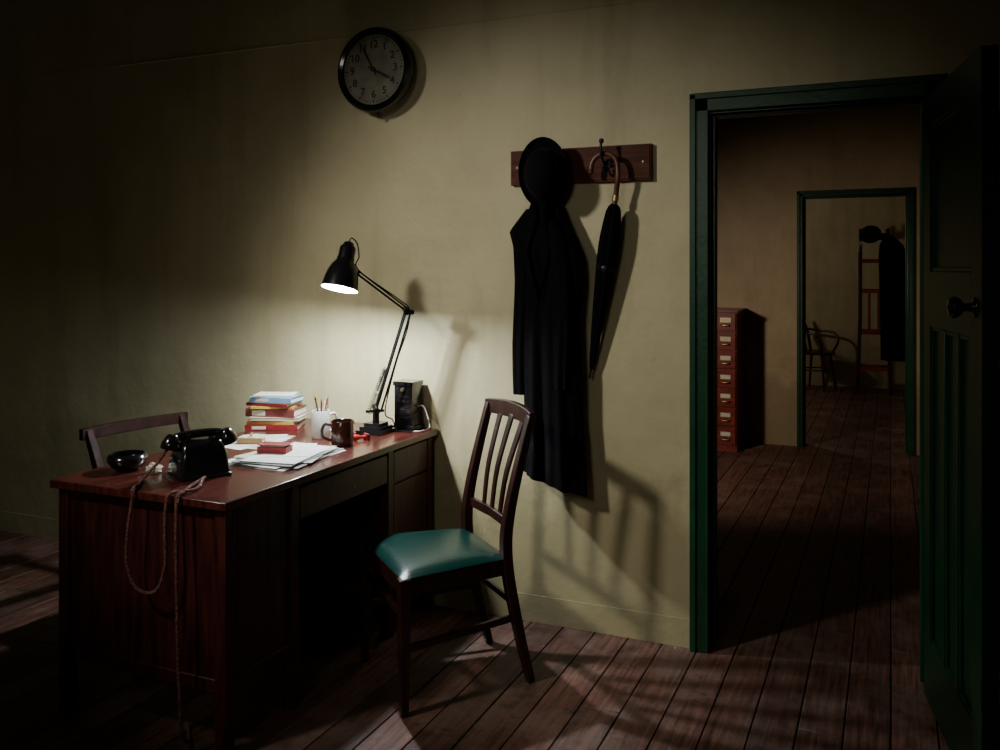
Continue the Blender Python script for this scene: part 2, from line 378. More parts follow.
# ------------------------------------------------------------ chairs
def dining_chair(name, loc, rz, wood, seatmat, top=0.955, fw=0.214, bw=0.185, hd=0.192, slats=3, topw=0.0, onlytop=False):
    b = B(); zs = 0.445
    for s_ in (-1, 1):
        b.bar([(hd-0.018, s_*(fw-0.018), 0), (hd-0.018, s_*(fw-0.018), 0.30), (hd-0.018, s_*(fw-0.018), zs)], [(0.026,0.026),(0.036,0.036),(0.040,0.040)], wood, up=(0,1,0))
        pts = smooth_path([(-hd-0.085, s_*(bw-0.012), 0), (-hd-0.035, s_*(bw-0.014), 0.2), (-hd+0.008, s_*(bw-0.016), 0.44),
               (-hd-0.005, s_*(bw-0.014+topw*0.3), 0.62), (-hd-0.085, s_*(bw-0.012+topw), top-0.01)], 6)
        n = len(pts)
        b.bar(pts, [(0.026+0.010*math.sin(math.pi*i/(n-1)), 0.028+0.010*math.sin(math.pi*i/(n-1))) for i in range(n)], wood, up=(0,1,0))
        b.bar([(hd-0.03, s_*(fw-0.018), zs-0.028), (-hd+0.01, s_*(bw-0.016), zs-0.028)], (0.022, 0.056), wood)
        b.bar([(hd-0.022, s_*(fw-0.018), 0.215), (-hd-0.020, s_*(bw-0.015), 0.235)], (0.016, 0.024), wood)
    b.bar([(hd-0.018, -fw+0.03, zs-0.028), (hd-0.018, fw-0.03, zs-0.028)], (0.022, 0.056), wood)
    b.bar([(-hd+0.006, -bw+0.03, zs-0.028), (-hd+0.006, bw-0.03, zs-0.028)], (0.022, 0.056), wood)
    b.bar([(hd-0.018, -fw+0.03, 0.325), (hd-0.018, fw-0.03, 0.325)], (0.016, 0.026), wood)
    b.bar([(-hd-0.015, -bw+0.02, 0.29), (-hd-0.015, bw-0.02, 0.29)], (0.016, 0.022), wood)
    bt = bw+topw
    n = 13; pts = []; sz = []
    for i in range(n):
        u = -1+2*i/(n-1); k_ = 0.15 if onlytop else 0.7
        pts.append((-hd-0.083-0.022*(1-u*u), u*(bt+(0.02 if onlytop else 0.004)), top-0.022+0.010*k_*(1-u*u))); sz.append((0.022, (0.045 if onlytop else 0.052)+0.012*k_*(1-u*u)))
    b.bar(pts, sz, wood)
    if not onlytop:
        zl = 0.56
        b.bar([(-hd-0.004, -bw+0.016, zl), (-hd-0.016, 0, zl), (-hd-0.004, bw-0.016, zl)], (0.018, 0.034), wood)
        for k in range(slats):
            q = (k-(slats-1)/2)/max((slats-1)/2, 1)
            pts = smooth_path([(-hd-0.014, q*0.070, zl), (-hd-0.038, q*0.080, 0.72), (-hd-0.098, q*0.098, top-0.03)], 5)
            b.sweep(pts, [[(-w/2,-0.005),(w/2,-0.005),(w/2,0.005),(-w/2,0.005)] for w in [0.022+0.012*i/len(pts) for i in range(len(pts))]], wood, up=(1,0,0))
    else:
        b.bar([(-hd-0.02, -bw, 0.62), (-hd-0.03, 0, 0.62), (-hd-0.02, bw, 0.62)], (0.016, 0.045), wood)
    n = 20; vs = []; fs = []
    for i in range(n+1):
        for j in range(n+1):
            u = -1+2*i/n; v = -1+2*j/n
            x = u*(hd-0.008); hw = (bw+(fw-bw)*(u+1)/2)-0.004
            e = (1-abs(u)**5)*(1-abs(v)**5)
            vs.append((x-0.0, v*hw, zs+0.002+0.020*(e**0.45)+0.014*(1-u*u)*(1-v*v)))
    for i in range(n):
        for j in range(n):
            a = i*(n+1)+j; fs.append((a, a+n+1, a+n+2, a+1))
    b.add(vs, fs, seatmat)
    b.box((-hd+0.012, -bw+0.012, zs-0.01), (hd-0.012, bw-0.012, zs+0.004), seatmat)
    return b.done(name, loc=loc, rz=rz, bevel=0.003)

dining_chair("dining_chair", (-1.4870, -0.598, 0), math.radians(-131.6), M_DARKWOOD, M_LEATHER, fw=0.245, bw=0.192, hd=0.208, top=0.942)
dining_chair("wooden_chair", (-2.655, -0.625, 0), math.radians(-8), M_DULLWOOD, M_DULLWOOD, top=0.812, fw=0.200, bw=0.235, hd=0.17, onlytop=True)

# ------------------------------------------------------------ wall clock
b = B(); cx, cz = -2.055, 2.315
MC = T(cx, 0, cz) @ R(90, 'X')
b.lathe([(0.150, 0), (0.160, 0.02), (0.163, 0.065), (0.182, 0.070), (0.186, 0.084), (0.180, 0.098), (0.168, 0.104), (0.155, 0.098), (0.151, 0.089)], M_BLACK, 64, MC)
b.lathe([(0.151, 0.088), (0.151, 0.090)], M_DIAL, 64, MC)
for i in range(60):
    a = 2*math.pi*i/60; r0, r1 = (0.136, 0.145) if i % 5 else (0.131, 0.145); w = 0.0012 if i % 5 else 0.003
    Mt = T(cx, 0, cz) @ Matrix.Rotation(a, 4, 'Y')
    b.box((-w, -0.0915, r0), (w, -0.0898, r1), M_INK, Mt)
for h in range(1, 13):
    cu = bpy.data.curves.new("t", 'FONT'); cu.body = str(h); cu.size = 0.046; cu.align_x = 'CENTER'; cu.align_y = 'CENTER'; cu.extrude = 0.0006; cu.offset = 0.0008
    o = bpy.data.objects.new("t", cu); scene.collection.objects.link(o); bpy.context.view_layer.update()
    me = bpy.data.meshes.new_from_object(o.evaluated_get(bpy.context.evaluated_depsgraph_get()))
    a = math.radians(30*h); px, pz = 0.109*math.sin(a), 0.109*math.cos(a)
    b.add([v.co.copy() for v in me.vertices], [list(p.vertices) for p in me.polygons], M_INK, T(cx+px, -0.0908, cz+pz) @ R(90, 'X'))
    bpy.data.objects.remove(o); bpy.data.curves.remove(cu); bpy.data.meshes.remove(me)
def hand(angle, ln, w, off):
    Mt = T(cx, -off, cz) @ Matrix.Rotation(math.radians(angle), 4, 'Y')
    b.add([(-w*0.5,0,-0.028),(w*0.5,0,-0.028),(w,0,ln*0.7),(0,0,ln),(-w,0,ln*0.7),
           (-w*0.5,-0.0015,-0.028),(w*0.5,-0.0015,-0.028),(w,-0.0015,ln*0.7),(0,-0.0015,ln),(-w,-0.0015,ln*0.7)],
          [(0,1,2,3,4),(5,9,8,7,6),(0,5,6,1),(1,6,7,2),(2,7,8,3),(3,8,9,4),(4,9,5,0)], M_INK, Mt)
hand(118, 0.105, 0.0075, 0.094); hand(332, 0.130, 0.005, 0.097)
b.lathe([(0.011, 0.090), (0.011, 0.100), (0.0001, 0.101)], M_INK, 20, MC)
b.tube([(cx, -0.05, cz-0.155), (cx, -0.05, cz-0.190)], 0.004, M_BLACK, 8)
b.sphere((cx, -0.05, cz-0.196), 0.010, M_BLACK)
b.done("wall_clock")

# ------------------------------------------------------------ coat rack
b = B()
b.box((-1.436, -0.024, 1.793), (-0.846, -0.001, 1.934), M_RACK)
b.box((-1.430, -0.029, 1.800), (-0.852, -0.024, 1.927), M_RACK)
for x in (-1.256, -1.022):
    b.lathe([(0.02, 0), (0.02, 0.004), (0.008, 0.007)], M_IRON, 16, T(x, -0.029, 1.862) @ R(90, 'X'))
    b.tube(smooth_path([(x, -0.03, 1.865), (x, -0.075, 1.865), (x, -0.105, 1.89), (x, -0.112, 1.925), (x, -0.105, 1.940)], 5), 0.0055, M_IRON, 10)
    b.sphere((x, -0.105, 1.943), 0.010, M_IRON)
    b.tube(smooth_path([(x, -0.03, 1.85), (x, -0.05, 1.83), (x, -0.07, 1.825), (x, -0.078, 1.845)], 5), 0.0045, M_IRON, 10)
    b.sphere((x, -0.079, 1.848), 0.008, M_IRON)
for x in (-1.405, -0.878):
    b.lathe([(0.006, 0), (0.005, 0.002), (0.0001, 0.003)], M_BRASS, 12, T(x, -0.029, 1.864) @ R(90, 'X'))
b.done("coat_rack", bevel=0.002)

# ------------------------------------------------------------ bowler hat
b = B()
MH = T(-1.258, -0.108, 1.830) @ R(14, 'Z') @ R(100, 'X')
prof = [(0.080, 0.000), (0.104, -0.001), (0.116, 0.004), (0.123, 0.013), (0.124, 0.019), (0.119, 0.014), (0.104, 0.006), (0.088, 0.006),
        (0.084, 0.012), (0.086, 0.060), (0.084, 0.085), (0.074, 0.110), (0.055, 0.127), (0.030, 0.136), (0.0001, 0.139)]
b.lathe(prof, M_FELT, 48, MH, sx=0.80, sy=1.14)
b.lathe([(0.0855, 0.008), (0.0860, 0.010), (0.0870, 0.034), (0.0860, 0.035)], M_BAND, 48, MH, sx=0.80, sy=1.14)
b.done("bowler_hat")

# ------------------------------------------------------------ overcoat
b = B()
def interp(tab, z):
    for i in range(len(tab)-1):
        a, c = tab[i], tab[i+1]
        if a[0] >= z >= c[0]:
            f = (a[0]-z)/(a[0]-c[0]); return [a[k]+(c[k]-a[k])*f for k in range(1, len(a))]
    return list(tab[-1][1:])
def drape(tab, z0, z1, n, seg, folds, amp, ph, slope=0.0, yback=-0.03, wob=0.0):
    vs = []; fs = []
    for i in range(n+1):
        z = z0+(z1-z0)*i/n; xl, xr, d = interp(tab, z)
        cxx = (xl+xr)/2 + wob*math.sin(9*z+ph); hw = (xr-xl)/2; k = i/n
        for j in range(seg):
            a = 2*math.pi*j/seg
            cxm = math.cos(a); sy = math.sin(a)
            w = 1+amp*(0.3+0.7*k)*(math.cos(folds*a+ph+1.1*math.sin(2.2*k+ph))+0.5*math.cos((folds*2+1)*a+2*ph+1.5*k))
            x = cxx+hw*cxm*(1+(w-1)*0.25); y = yback-d*0.5+d*0.5*sy*w
            y = min(y, yback+0.004)
            zz = z - slope*(x-cxx)*max(0, (k-0.55)/0.45)
            vs.append((x, y, zz))
    for i in range(n):
        for j in range(seg):
            a = i*seg+j; c = i*seg+(j+1) % seg; fs.append((a, c, c+seg, a+seg))
    fs.append(tuple(range(seg))); fs.append(tuple(reversed([n*seg+j for j in range(seg)])))
    b.add(vs, fs, M_CLOTH)
body = [(1.77, -1.300, -1.225, 0.05), (1.72, -1.325, -1.205, 0.075), (1.66, -1.345, -1.180, 0.095), (1.58, -1.355, -1.145, 0.105),
        (1.50, -1.352, -1.112, 0.11), (1.40, -1.350, -1.104, 0.11), (1.25, -1.350, -1.114, 0.11), (1.05, -1.352, -1.108, 0.11), (0.90, -1.352, -1.112, 0.11), (0.75, -1.350, -1.100, 0.11), (0.55, -1.343, -1.082, 0.12)]
drape(body, 1.77, 0.600, 60, 140, 6, 0.20, 0.4, slope=0.28, wob=0.003)
sl = [(1.69, -1.345, -1.290, 0.05), (1.62, -1.398, -1.295, 0.075), (1.60, -1.413, -1.300, 0.08), (1.54, -1.398, -1.305, 0.08), (1.40, -1.392, -1.312, 0.08), (1.15, -1.398, -1.325, 0.075), (0.945, -1.396, -1.322, 0.07)]
drape(sl, 1.69, 0.945, 40, 60, 3, 0.14, 1.3, yback=-0.045, wob=0.003)
sl2 = [(1.64, -1.235, -1.190, 0.05), (1.58, -1.245, -1.160, 0.06), (1.45, -1.225, -1.140, 0.065), (1.2, -1.210, -1.135, 0.065), (0.98, -1.205, -1.140, 0.06)]
drape(sl2, 1.64, 0.98, 40, 60, 3, 0.14, 2.3, yback=-0.090, wob=0.004)
for s_, xa, xb in ((-1, -1.33, -1.275), (1, -1.215, -1.250)):
    P = [(xa, -0.105, 1.66), ((xa+xb)/2, -0.125, 1.72), (xb, -0.140, 1.66), ((xa+xb)/2+s_*0.012, -0.150, 1.52), (-1.262, -0.157, 1.32), (xa+s_*0.004, -0.143, 1.50), (xa-(-s_)*0.018, -0.125, 1.60)]
    Q = [(x, y+0.010, z) for x, y, z in P]; n = len(P)
    b.add(P+Q, [tuple(range(n)), tuple(reversed(range(n, 2*n)))]+[(i, (i+1) % n, (i+1) % n+n, i+n) for i in range(n)], M_CLOTH)
b.tube(smooth_path([(-1.275, -0.06, 1.76), (-1.256, -0.075, 1.832), (-1.238, -0.06, 1.76)], 6), 0.003, M_CLOTH, 8)
b.done("overcoat", smooth=60)

# ------------------------------------------------------------ umbrella
b = B()
p_top = V((-0.970, -0.080, 1.745)); p_tip = V((-1.090, -0.040, 1.015)); ax = (p_tip-p_top)
crook = smooth_path([p_top+ax*0.06, p_top, (-0.962, -0.088, 1.80), (-0.964, -0.088, 1.85), (-0.979, -0.088, 1.882), (-1.010, -0.088, 1.896), (-1.045, -0.088, 1.887), (-1.066, -0.088, 1.860), (-1.070, -0.088, 1.828)], 6)
b.tube(crook, [0.0105]*(len(crook)-4)+[0.0108, 0.011, 0.0105, 0.009], M_CANE, 14)
b.sphere((-1.070, -0.088, 1.826), 0.0105, M_CANE)
b.tube([p_top+ax*0.015, p_top+ax*0.045], 0.013, M_BRASS, 16)
q = ax.to_track_quat('Z', 'Y').to_matrix().to_4x4(); Mu = Matrix.Translation(p_top) @ q
Ln = ax.length
prof = [(0.010, 0.045), (0.020, 0.055), (0.027, 0.075), (0.033, 0.13), (0.037, 0.20), (0.036, 0.26), (0.031, 0.36), (0.024, 0.48), (0.017, 0.58), (0.011, 0.66), (0.006, 0.70)]
b.lathe(prof, M_CLOTH, 64, Mu, lobes=8, amp=0.11)
b.lathe([(0.033, 0.285), (0.036, 0.290), (0.035, 0.305), (0.032, 0.31)], M_BAND, 24, Mu)
b.lathe([(0.004, 0.69), (0.004, Ln-0.004), (0.0001, Ln)], M_IRON, 12, Mu)
b.done("umbrella")

# ------------------------------------------------------------ desk lamp
b = B(); bx, by = -1.975, -0.20
b.box((bx-0.062, by-0.062, DZ), (bx+0.062, by+0.062, DZ+0.016), M_ENAMEL)
b.box((bx-0.050, by-0.050, DZ+0.016), (bx+0.050, by+0.050, DZ+0.030), M_ENAMEL)
b.box((bx-0.037, by-0.037, DZ+0.030), (bx+0.037, by+0.037, DZ+0.044), M_ENAMEL)
b.lathe([(0.014, 0), (0.014, 0.05), (0.010, 0.055)], M_ENAMEL, 20, T(bx, by, DZ+0.044))
J0 = V((bx, by, DZ+0.10)); J1 = V((-1.835, -0.195, 1.277)); J2 = V((-1.972, -0.355, 1.432))
side = (J1-J0).cross(J2-J1).normalized()
def pair(a, c, off, r, mat=M_ENAMEL):
    for s_ in (-1, 1): b.tube([a+side*off*s_, c+side*off*s_], r, mat, 10)
d01 = (J1-J0).normalized(); perp = d01.cross(side).normalized()
pair(J0, J1, 0.012, 0.0045)
b.tube([J0+perp*0.024, J1+perp*0.022], 0.0045, M_ENAMEL, 10)
def spring(a, c, r, turns, wire):
    d = (c-a); ln = d.length; dd = d.normalized(); s1 = dd.cross(V((0.3, 0.7, 0.1))).normalized(); s2 = dd.cross(s1); n = turns*10
    b.tube([a+dd*(ln*i/n)+(s1*math.cos(2*math.pi*turns*i/n)+s2*math.sin(2*math.pi*turns*i/n))*r for i in range(n+1)], wire, M_ENAMEL, 6)
for s_ in (-1, 1):
    spring(J0-perp*0.030+side*0.018*s_-V((0,0,0.02)), J0-perp*0.012+side*0.018*s_+d01*0.17, 0.0075, 22, 0.0016)
spring(J0-perp*0.034-V((0,0,0.015)), J0-perp*0.012+d01*0.18, 0.0075, 22, 0.0016)
b.tube([J0+side*-0.03, J0+side*0.03], 0.014, M_ENAMEL, 14)
b.tube([J0-V((0,0,0.04)), J0], 0.013, M_ENAMEL, 14)
b.tube([J0-perp*0.045-V((0,0,0.02)), J0+perp*0.035], 0.006, M_ENAMEL, 10)
b.tube([J1+side*-0.024, J1+side*0.024], 0.013, M_ENAMEL, 14)
b.tube([J1-perp*0.0, J1+perp*0.034], 0.010, M_ENAMEL, 12)
d12 = (J2-J1).normalized(); perp2 = d12.cross(side).normalized()
pair(J1, J2, 0.009, 0.004)
b.tube([J1+d12*-0.02+perp2*0.012, J2+perp2*0.012], 0.0035, M_ENAMEL, 10)
b.tube([J2+side*-0.018, J2+side*0.018], 0.011, M_ENAMEL, 14)
S_open = V((-2.016, -0.408, 1.370)); S_top = V((-2.004, -0.356, 1.560)); sd = (S_open-S_top).normalized()
b.tube([J2, S_top+sd*0.100+V((0.026, 0.006, 0))], 0.007, M_ENAMEL, 10)
qs = (S_open-S_top).to_track_quat('Z', 'Y').to_matrix().to_4x4(); MS = Matrix.Translation(S_top) @ qs
LS = (S_open-S_top).length
outer = [(0.0001, 0.0), (0.012, 0.001), (0.020, 0.006), (0.022, 0.014), (0.030, 0.022), (0.033, 0.03), (0.033, 0.062), (0.036, 0.072), (0.036, 0.082), (0.050, 0.100), (0.061, 0.125), (0.069, 0.160), (0.073, 0.185)]
b.lathe(outer+[(0.0745, LS), (0.0722, LS)], M_ENAMEL, 48, MS, caps=False)
b.lathe([(0.0722, LS), (0.0705, 0.184), (0.0665, 0.160), (0.0585, 0.127), (0.046, 0.103), (0.030, 0.088), (0.0001, 0.086)], M_SHADEIN, 48, MS, caps=False)
b.lathe([(0.0001, 0.088), (0.014, 0.09), (0.015, 0.100), (0.021, 0.112), (0.024, 0.126), (0.021, 0.140), (0.012, 0.148), (0.0001, 0.150)], M_BULB, 24, MS)
b.tube(smooth_path([S_top+V((0,0,0.0)), S_top+V((0.012, 0.0, 0.014)), S_top+V((0.035, 0.004, -0.01)), S_top+V((0.046,0.0,-0.06)), J2+V((0.012, 0, 0.012)), J1+d12*0.05+perp2*0.02, J1+V((0.016,0,0.004)), J1-d01*0.08+perp*0.03, J0+d01*0.2+perp*0.026, J0+perp*0.04, V((bx+0.05, by+0.05, DZ+0.05)), V((bx+0.066, by+0.055, DZ+0.006)), V((-1.89, -0.150, DZ+0.006)), V((-1.83, -0.155, DZ+0.006))], 8), 0.0028, M_ENAMEL, 8)
b.done("desk_lamp", bevel=0.0)

# ------------------------------------------------------------ bell box
b = B()
b.box((-1.945, -0.118, DZ), (-1.845, -0.022, DZ+0.020), M_BLACK)
b.box((-1.938, -0.112, DZ+0.020), (-1.852, -0.024, DZ+0.190), M_BLACK)
b.box((-1.943, -0.116, DZ+0.190), (-1.847, -0.022, DZ+0.208), M_BLACK)
for k in range(5): b.box((-1.925, -0.1145, DZ+0.05+0.022*k), (-1.865, -0.111, DZ+0.058+0.022*k), M_ENAMEL)
b.tube([(-1.895, -0.113, DZ+0.175), (-1.895, -0.122, DZ+0.175)], 0.008, M_BRASS, 12)
for k in range(2):
    b.tube(smooth_path([(-1.852, -0.06+0.02*k, DZ+0.10), (-1.825, -0.06+0.02*k, DZ+0.10-0.03*k), (-1.800, -0.065, DZ+0.05), (-1.792, -0.07, DZ+0.012), (-1.81, -0.11-0.02*k, DZ+0.004), (-1.835, -0.125-0.01*k, DZ+0.004)], 7), 0.003, M_CORD if k else M_WHITE, 8)
b.done("telephone_bell_box", bevel=0.006, seg=3)

# ------------------------------------------------------------ mugs
def mug(name, loc, r, h, mat, ha, extra=None, r2=None):
    b = B(); r2 = r2 or r
    b.lathe([(0.0001, 0.0), (r*0.85, 0.0), (r*0.94, 0.004), (r, 0.014), (r2, h-0.003), (r2-0.002, h), (r2-0.005, h-0.002), (r-0.005, 0.014), (r-0.010, 0.008), (0.0001, 0.007)], mat, 40)
    pts = smooth_path([(r-0.003, 0, h*0.80), (r+0.022, 0, h*0.84), (r+0.034, 0, h*0.62), (r+0.030, 0, h*0.34), (r-0.003, 0, h*0.20)], 7)
    b.tube(pts, 0.006, mat, 10, R(ha, 'Z'))
    if extra: extra(b)
    return b.done(name, loc=loc)
def pencils(b):
    for (a, rr, ln, mt) in ((20, 0.020, 0.175, M_REDPL), (90, 0.024, 0.16, M_WHITE), (170, 0.022, 0.185, M_YEL), (240, 0.016, 0.18, M_BLACK), (310, 0.024, 0.165, M_REDPL), (355, 0.028, 0.15, M_WHITE)):
        a = math.radians(a); p0 = V((-0.006*math.cos(a), -0.006*math.sin(a), 0.012)); p1 = V(((rr+0.012)*math.cos(a), (rr+0.012)*math.sin(a), ln))
        d = (p1-p0).normalized()
        b.tube([p0, p1-d*0.014], 0.0036, mt, 6); b.tube([p1-d*0.014, p1-d*0.004, p1], [0.0036, 0.0014, 0.0003], M_TAN, 6)
mug("pencil_mug", (-2.122, -0.385, DZ), 0.038, 0.112, M_WHITE, 60, pencils)
def tea(b): b.lathe([(0.0001, 0.078), (0.0375, 0.078)], M_INK, 32, caps=False)
mug("coffee_mug", (-1.955, -0.480, DZ), 0.0435, 0.098, M_BROWN, 210, tea)

# ------------------------------------------------------------ books
b = B(); z = 0.0
specs = [(0.225, 0.155, 0.024, M_RED, 6), (0.21, 0.15, 0.016, M_YELB, -3), (0.215, 0.145, 0.014, M_PAPER2, 2), (0.22, 0.15, 0.034, M_ORANGE, -4), (0.185, 0.13, 0.010, M_YELB, 4), (0.20, 0.13, 0.014, M_RED, -12), (0.195, 0.13, 0.024, M_BLUE, -8), (0.17, 0.115, 0.008, M_PAPER, 5)]
for (w, d, h, mt, a) in specs:
    Mb = T(random.uniform(-0.008, 0.012), random.uniform(-0.010, 0.010), z) @ R(a, 'Z'); c = 0.0025
    b.box((-w/2, -d/2, 0), (w/2, d/2, c), mt, Mb); b.box((-w/2, -d/2, h-c), (w/2, d/2, h), mt, Mb)
    if mt in (M_RED, M_ORANGE, M_YELB, M_BLUE):
        b.box((-w/2, -d/2, c), (w/2, -d/2+0.004, h-c), mt, Mb)
        if h > 0.02: b.box((-w/2+0.03, -d/2-0.0006, c+0.003), (-w/2+0.09, -d/2+0.001, h-c-0.003), M_PAPER2, Mb)
    else:
        b.box((-w/2, d/2-0.004, c), (w/2, d/2, h-c), mt, Mb)
    b.box((-w/2+0.004, -d/2+0.004, c), (w/2-0.004, d/2-0.004, h-c), M_PAPER, Mb)
    z += h+0.0004
b.done("book_stack", loc=(-2.435, -0.265, DZ), rz=math.radians(18), bevel=0.0008, seg=1)

# ------------------------------------------------------------ papers
def sheets(name, loc, rz, specs):
    """specs: (w, d, dx, dy, angle, thickness, mat)"""
    b = B(); z = 0
    for (w, d, dx, dy, a, sh, mt) in specs:
        Mb = T(dx, dy, z) @ R(a, 'Z')
        b.box((-w/2, -d/2, sh*0.1), (w/2, d/2, sh*0.9), mt, Mb); z += sh
    return b.done(name, loc=loc, rz=rz), z
_, zz_ = sheets("paper_stack", (-2.010, -0.755, DZ), math.radians(3), [
    (0.26, 0.38, 0.0, 0.0, -3, 0.0030, M_PAPER), (0.25, 0.36, 0.012, 0.01, 5, 0.0030, M_FOLDER), (0.25, 0.35, -0.016, -0.012, -6, 0.0028, M_PAPER),
    (0.21, 0.30, 0.020, 0.035, 14, 0.0022, M_PRINT), (0.24, 0.34, 0.006, -0.006, 2, 0.0030, M_FOLDER), (0.22, 0.31, -0.012, 0.022, -10, 0.0020, M_PAPER2),
    (0.21, 0.30, 0.010, -0.012, 7, 0.0018, M_PAPER), (0.17, 0.24, -0.018, 0.045, 24, 0.0014, M_PAPER)])
sheets("loose_papers", (-2.315, -0.560, DZ), math.radians(6), [
    (0.21, 0.28, 0.010, 0.0, 8, 0.0012, M_PRINT), (0.20, 0.27, -0.02, -0.012, -14, 0.0012, M_PAPER), (0.18, 0.24, 0.015, 0.018, 22, 0.0012, M_PAPER), (0.15, 0.21, -0.01, 0.02, -4, 0.0012, M_PAPER2)])
zt2 = DZ+zz_
b = B(); b.box((-0.055, -0.033, 0.0005), (0.055, 0.033, 0.022), M_RED); b.box((-0.048, -0.026, 0.022), (0.048, 0.026, 0.028), M_PAPER2); b.box((-0.055, -0.033, 0.028), (0.055, 0.033, 0.031), M_RED)
b.done("card_box", loc=(-2.055, -0.765, zt2), rz=math.radians(15), bevel=0.0015)
b = B(); b.box((-0.05, -0.02, 0), (0.05, 0.02, 0.022), M_TAN); b.box((-0.047, -0.017, 0.022), (0.047, 0.017, 0.026), M_PAPER2)
b.lathe([(0.006,0),(0.006,0.008),(0.009,0.012),(0.0001,0.015)], M_BRASS, 14, T(0,0,0.026))
b.done("wooden_blotter", loc=(-2.29, -0.61, DZ+0.005), rz=math.radians(20), bevel=0.002)

def stamp(name, loc, rz, lying):
    b = B(); 
    b.box((-0.020, -0.012, 0), (0.020, 0.012, 0.010), M_RED); b.box((-0.019, -0.011, -0.003), (0.019, 0.011, 0), M_INK)
    b.lathe([(0.008, 0.010), (0.0065, 0.018), (0.006, 0.030), (0.010, 0.040), (0.0135, 0.050), (0.012, 0.060), (0.0001, 0.065)], M_REDPL, 20)
    return b.done(name, loc=loc, rot=(math.radians(90) if lying else 0, 0, rz), bevel=0.001)
stamp("rubber_stamp", (-2.035, -0.295, DZ+0.003), 0.4, False)
stamp("rubber_stamp", (-1.925, -0.345, DZ+0.0135), -0.6, True)

# ------------------------------------------------------------ ashtray
b = B()
b.lathe([(0.0001, 0.0), (0.030, 0.0), (0.036, 0.004), (0.052, 0.014), (0.064, 0.030), (0.067, 0.044), (0.062, 0.054), (0.054, 0.058), (0.050, 0.055), (0.053, 0.042), (0.045, 0.026), (0.028, 0.016), (0.0001, 0.014)], M_BLACK, 48)
b.tube([(0.01, -0.01, 0.020), (0.03, 0.02, 0.032)], 0.004, M_PAPER, 8)
b.done("ashtray", loc=(-2.385, -1.135, DZ))

# ------------------------------------------------------------ telephone
b = B()
def rrect(hx, hy, r, n=6):
    out = []
    for (sx_, sy_, a0) in ((1,1,0), (-1,1,90), (-1,-1,180), (1,-1,270)):
        for k in range(n+1):
            a = math.radians(a0+90*k/n); out.append((sx_*(hx-r)+r*math.cos(a), sy_*(hy-r)+r*math.sin(a)))
    return out
rings = [(0.0, 0.088, 0.078, 0.012, 0), (0.010, 0.088, 0.078, 0.012, 0), (0.014, 0.083, 0.073, 0.012, 0), (0.040, 0.080, 0.068, 0.014, -0.002), (0.075, 0.076, 0.060, 0.016, -0.008), (0.104, 0.068, 0.046, 0.014, -0.012), (0.116, 0.062, 0.036, 0.012, -0.012), (0.120, 0.057, 0.032, 0.010, -0.012)]
vs = []; fs = []; k = 28
for (z, hx, hy, r, oy) in rings: vs += [(x, y+oy, z) for (x, y) in rrect(hx, hy, r)]
for i in range(len(rings)-1):
    for j in range(k): a = i*k+j; c = i*k+(j+1) % k; fs.append((a, c, c+k, a+k))
fs.append(tuple(reversed(range(k)))); fs.append(tuple((len(rings)-1)*k+j for j in range(k)))
b.add(vs, fs, M_BLACK)
for sx_ in (-1, 1):
    for sy_ in (-1, 1):
        b.bar([(sx_*0.046, -0.012+sy_*0.018, 0.112), (sx_*0.048, -0.012+sy_*0.030, 0.128), (sx_*0.048, -0.012+sy_*0.034, 0.146)], [(0.016, 0.014), (0.014, 0.010), (0.012, 0.007)], M_BLACK, up=(0, 1, 0))
b.tube(smooth_path([(-0.080, -0.012, 0.134), (-0.050, -0.012, 0.139), (0, -0.012, 0.141), (0.050, -0.012, 0.139), (0.080, -0.012, 0.134)], 6), [0.014]*25, M_BLACK, 16)
for sx_ in (-1, 1):
    b.lathe([(0.013, 0.030), (0.020, 0.024), (0.026, 0.010), (0.030, 0.0), (0.031, -0.014), (0.028, -0.020), (0.0001, -0.018)], M_BLACK, 28, T(sx_*0.094, -0.012, 0.117) @ R(-sx_*16, 'Y'))
MD = T(0, 0.058, 0.060) @ R(-62, 'X')
b.lathe([(0.042, -0.01), (0.042, 0.006), (0.038, 0.010), (0.018, 0.011), (0.016, 0.013), (0.0001, 0.013)], M_STEEL, 32, MD)
for i in range(10):
    a = math.radians(50+28*i); b.lathe([(0.0058, 0.0102), (0.0058, 0.0118)], M_INK, 12, MD @ T(0.029*math.cos(a), 0.029*math.sin(a), 0))
PH_RZ = 62
phone = b.done("rotary_telephone", loc=(-2.110, -1.095, DZ), rz=math.radians(PH_RZ), bevel=0.0)

def braided(name, pts, r=0.0038, pitch=0.016):
    P = smooth_path(pts, 14); b = B(); L_ = 0; pr = P[0]; acc = [0]
    for p in P[1:]: L_ += (p-pr).length; acc.append(L_); pr = p
    n = int(L_/0.0022)
    def at(s):
        import bisect
        i = min(max(bisect.bisect(acc, s)-1, 0), len(P)-2); f = (s-acc[i])/max(acc[i+1]-acc[i], 1e-6); return P[i].lerp(P[i+1], f)
    for ph in (0, math.pi):
        o = []
        for i in range(n+1):
            s = L_*i/n; p = at(s); t = (at(min(s+0.003, L_))-at(max(s-0.003, 0)))
            t = t.normalized() if t.length > 1e-7 else V((0,0,1))
            u = t.cross(V((0, 1, 0.15)) if abs(t.y) < 0.8 else V((1, 0, 0))).normalized(); w = t.cross(u)
            a = 2*math.pi*s/pitch+ph; o.append(p+u*r*0.75*math.cos(a)+w*r*0.75*math.sin(a))
        b.tube(o, r*0.8, M_CORD, 6)
    ob = b.done(name, smooth=80)
    ob.parent = phone; ob.matrix_parent_inverse = (Matrix.Translation(phone.location) @ Matrix.Rotation(math.radians(PH_RZ), 4, 'Z')).inverted()
    return ob
zc = DZ+0.007
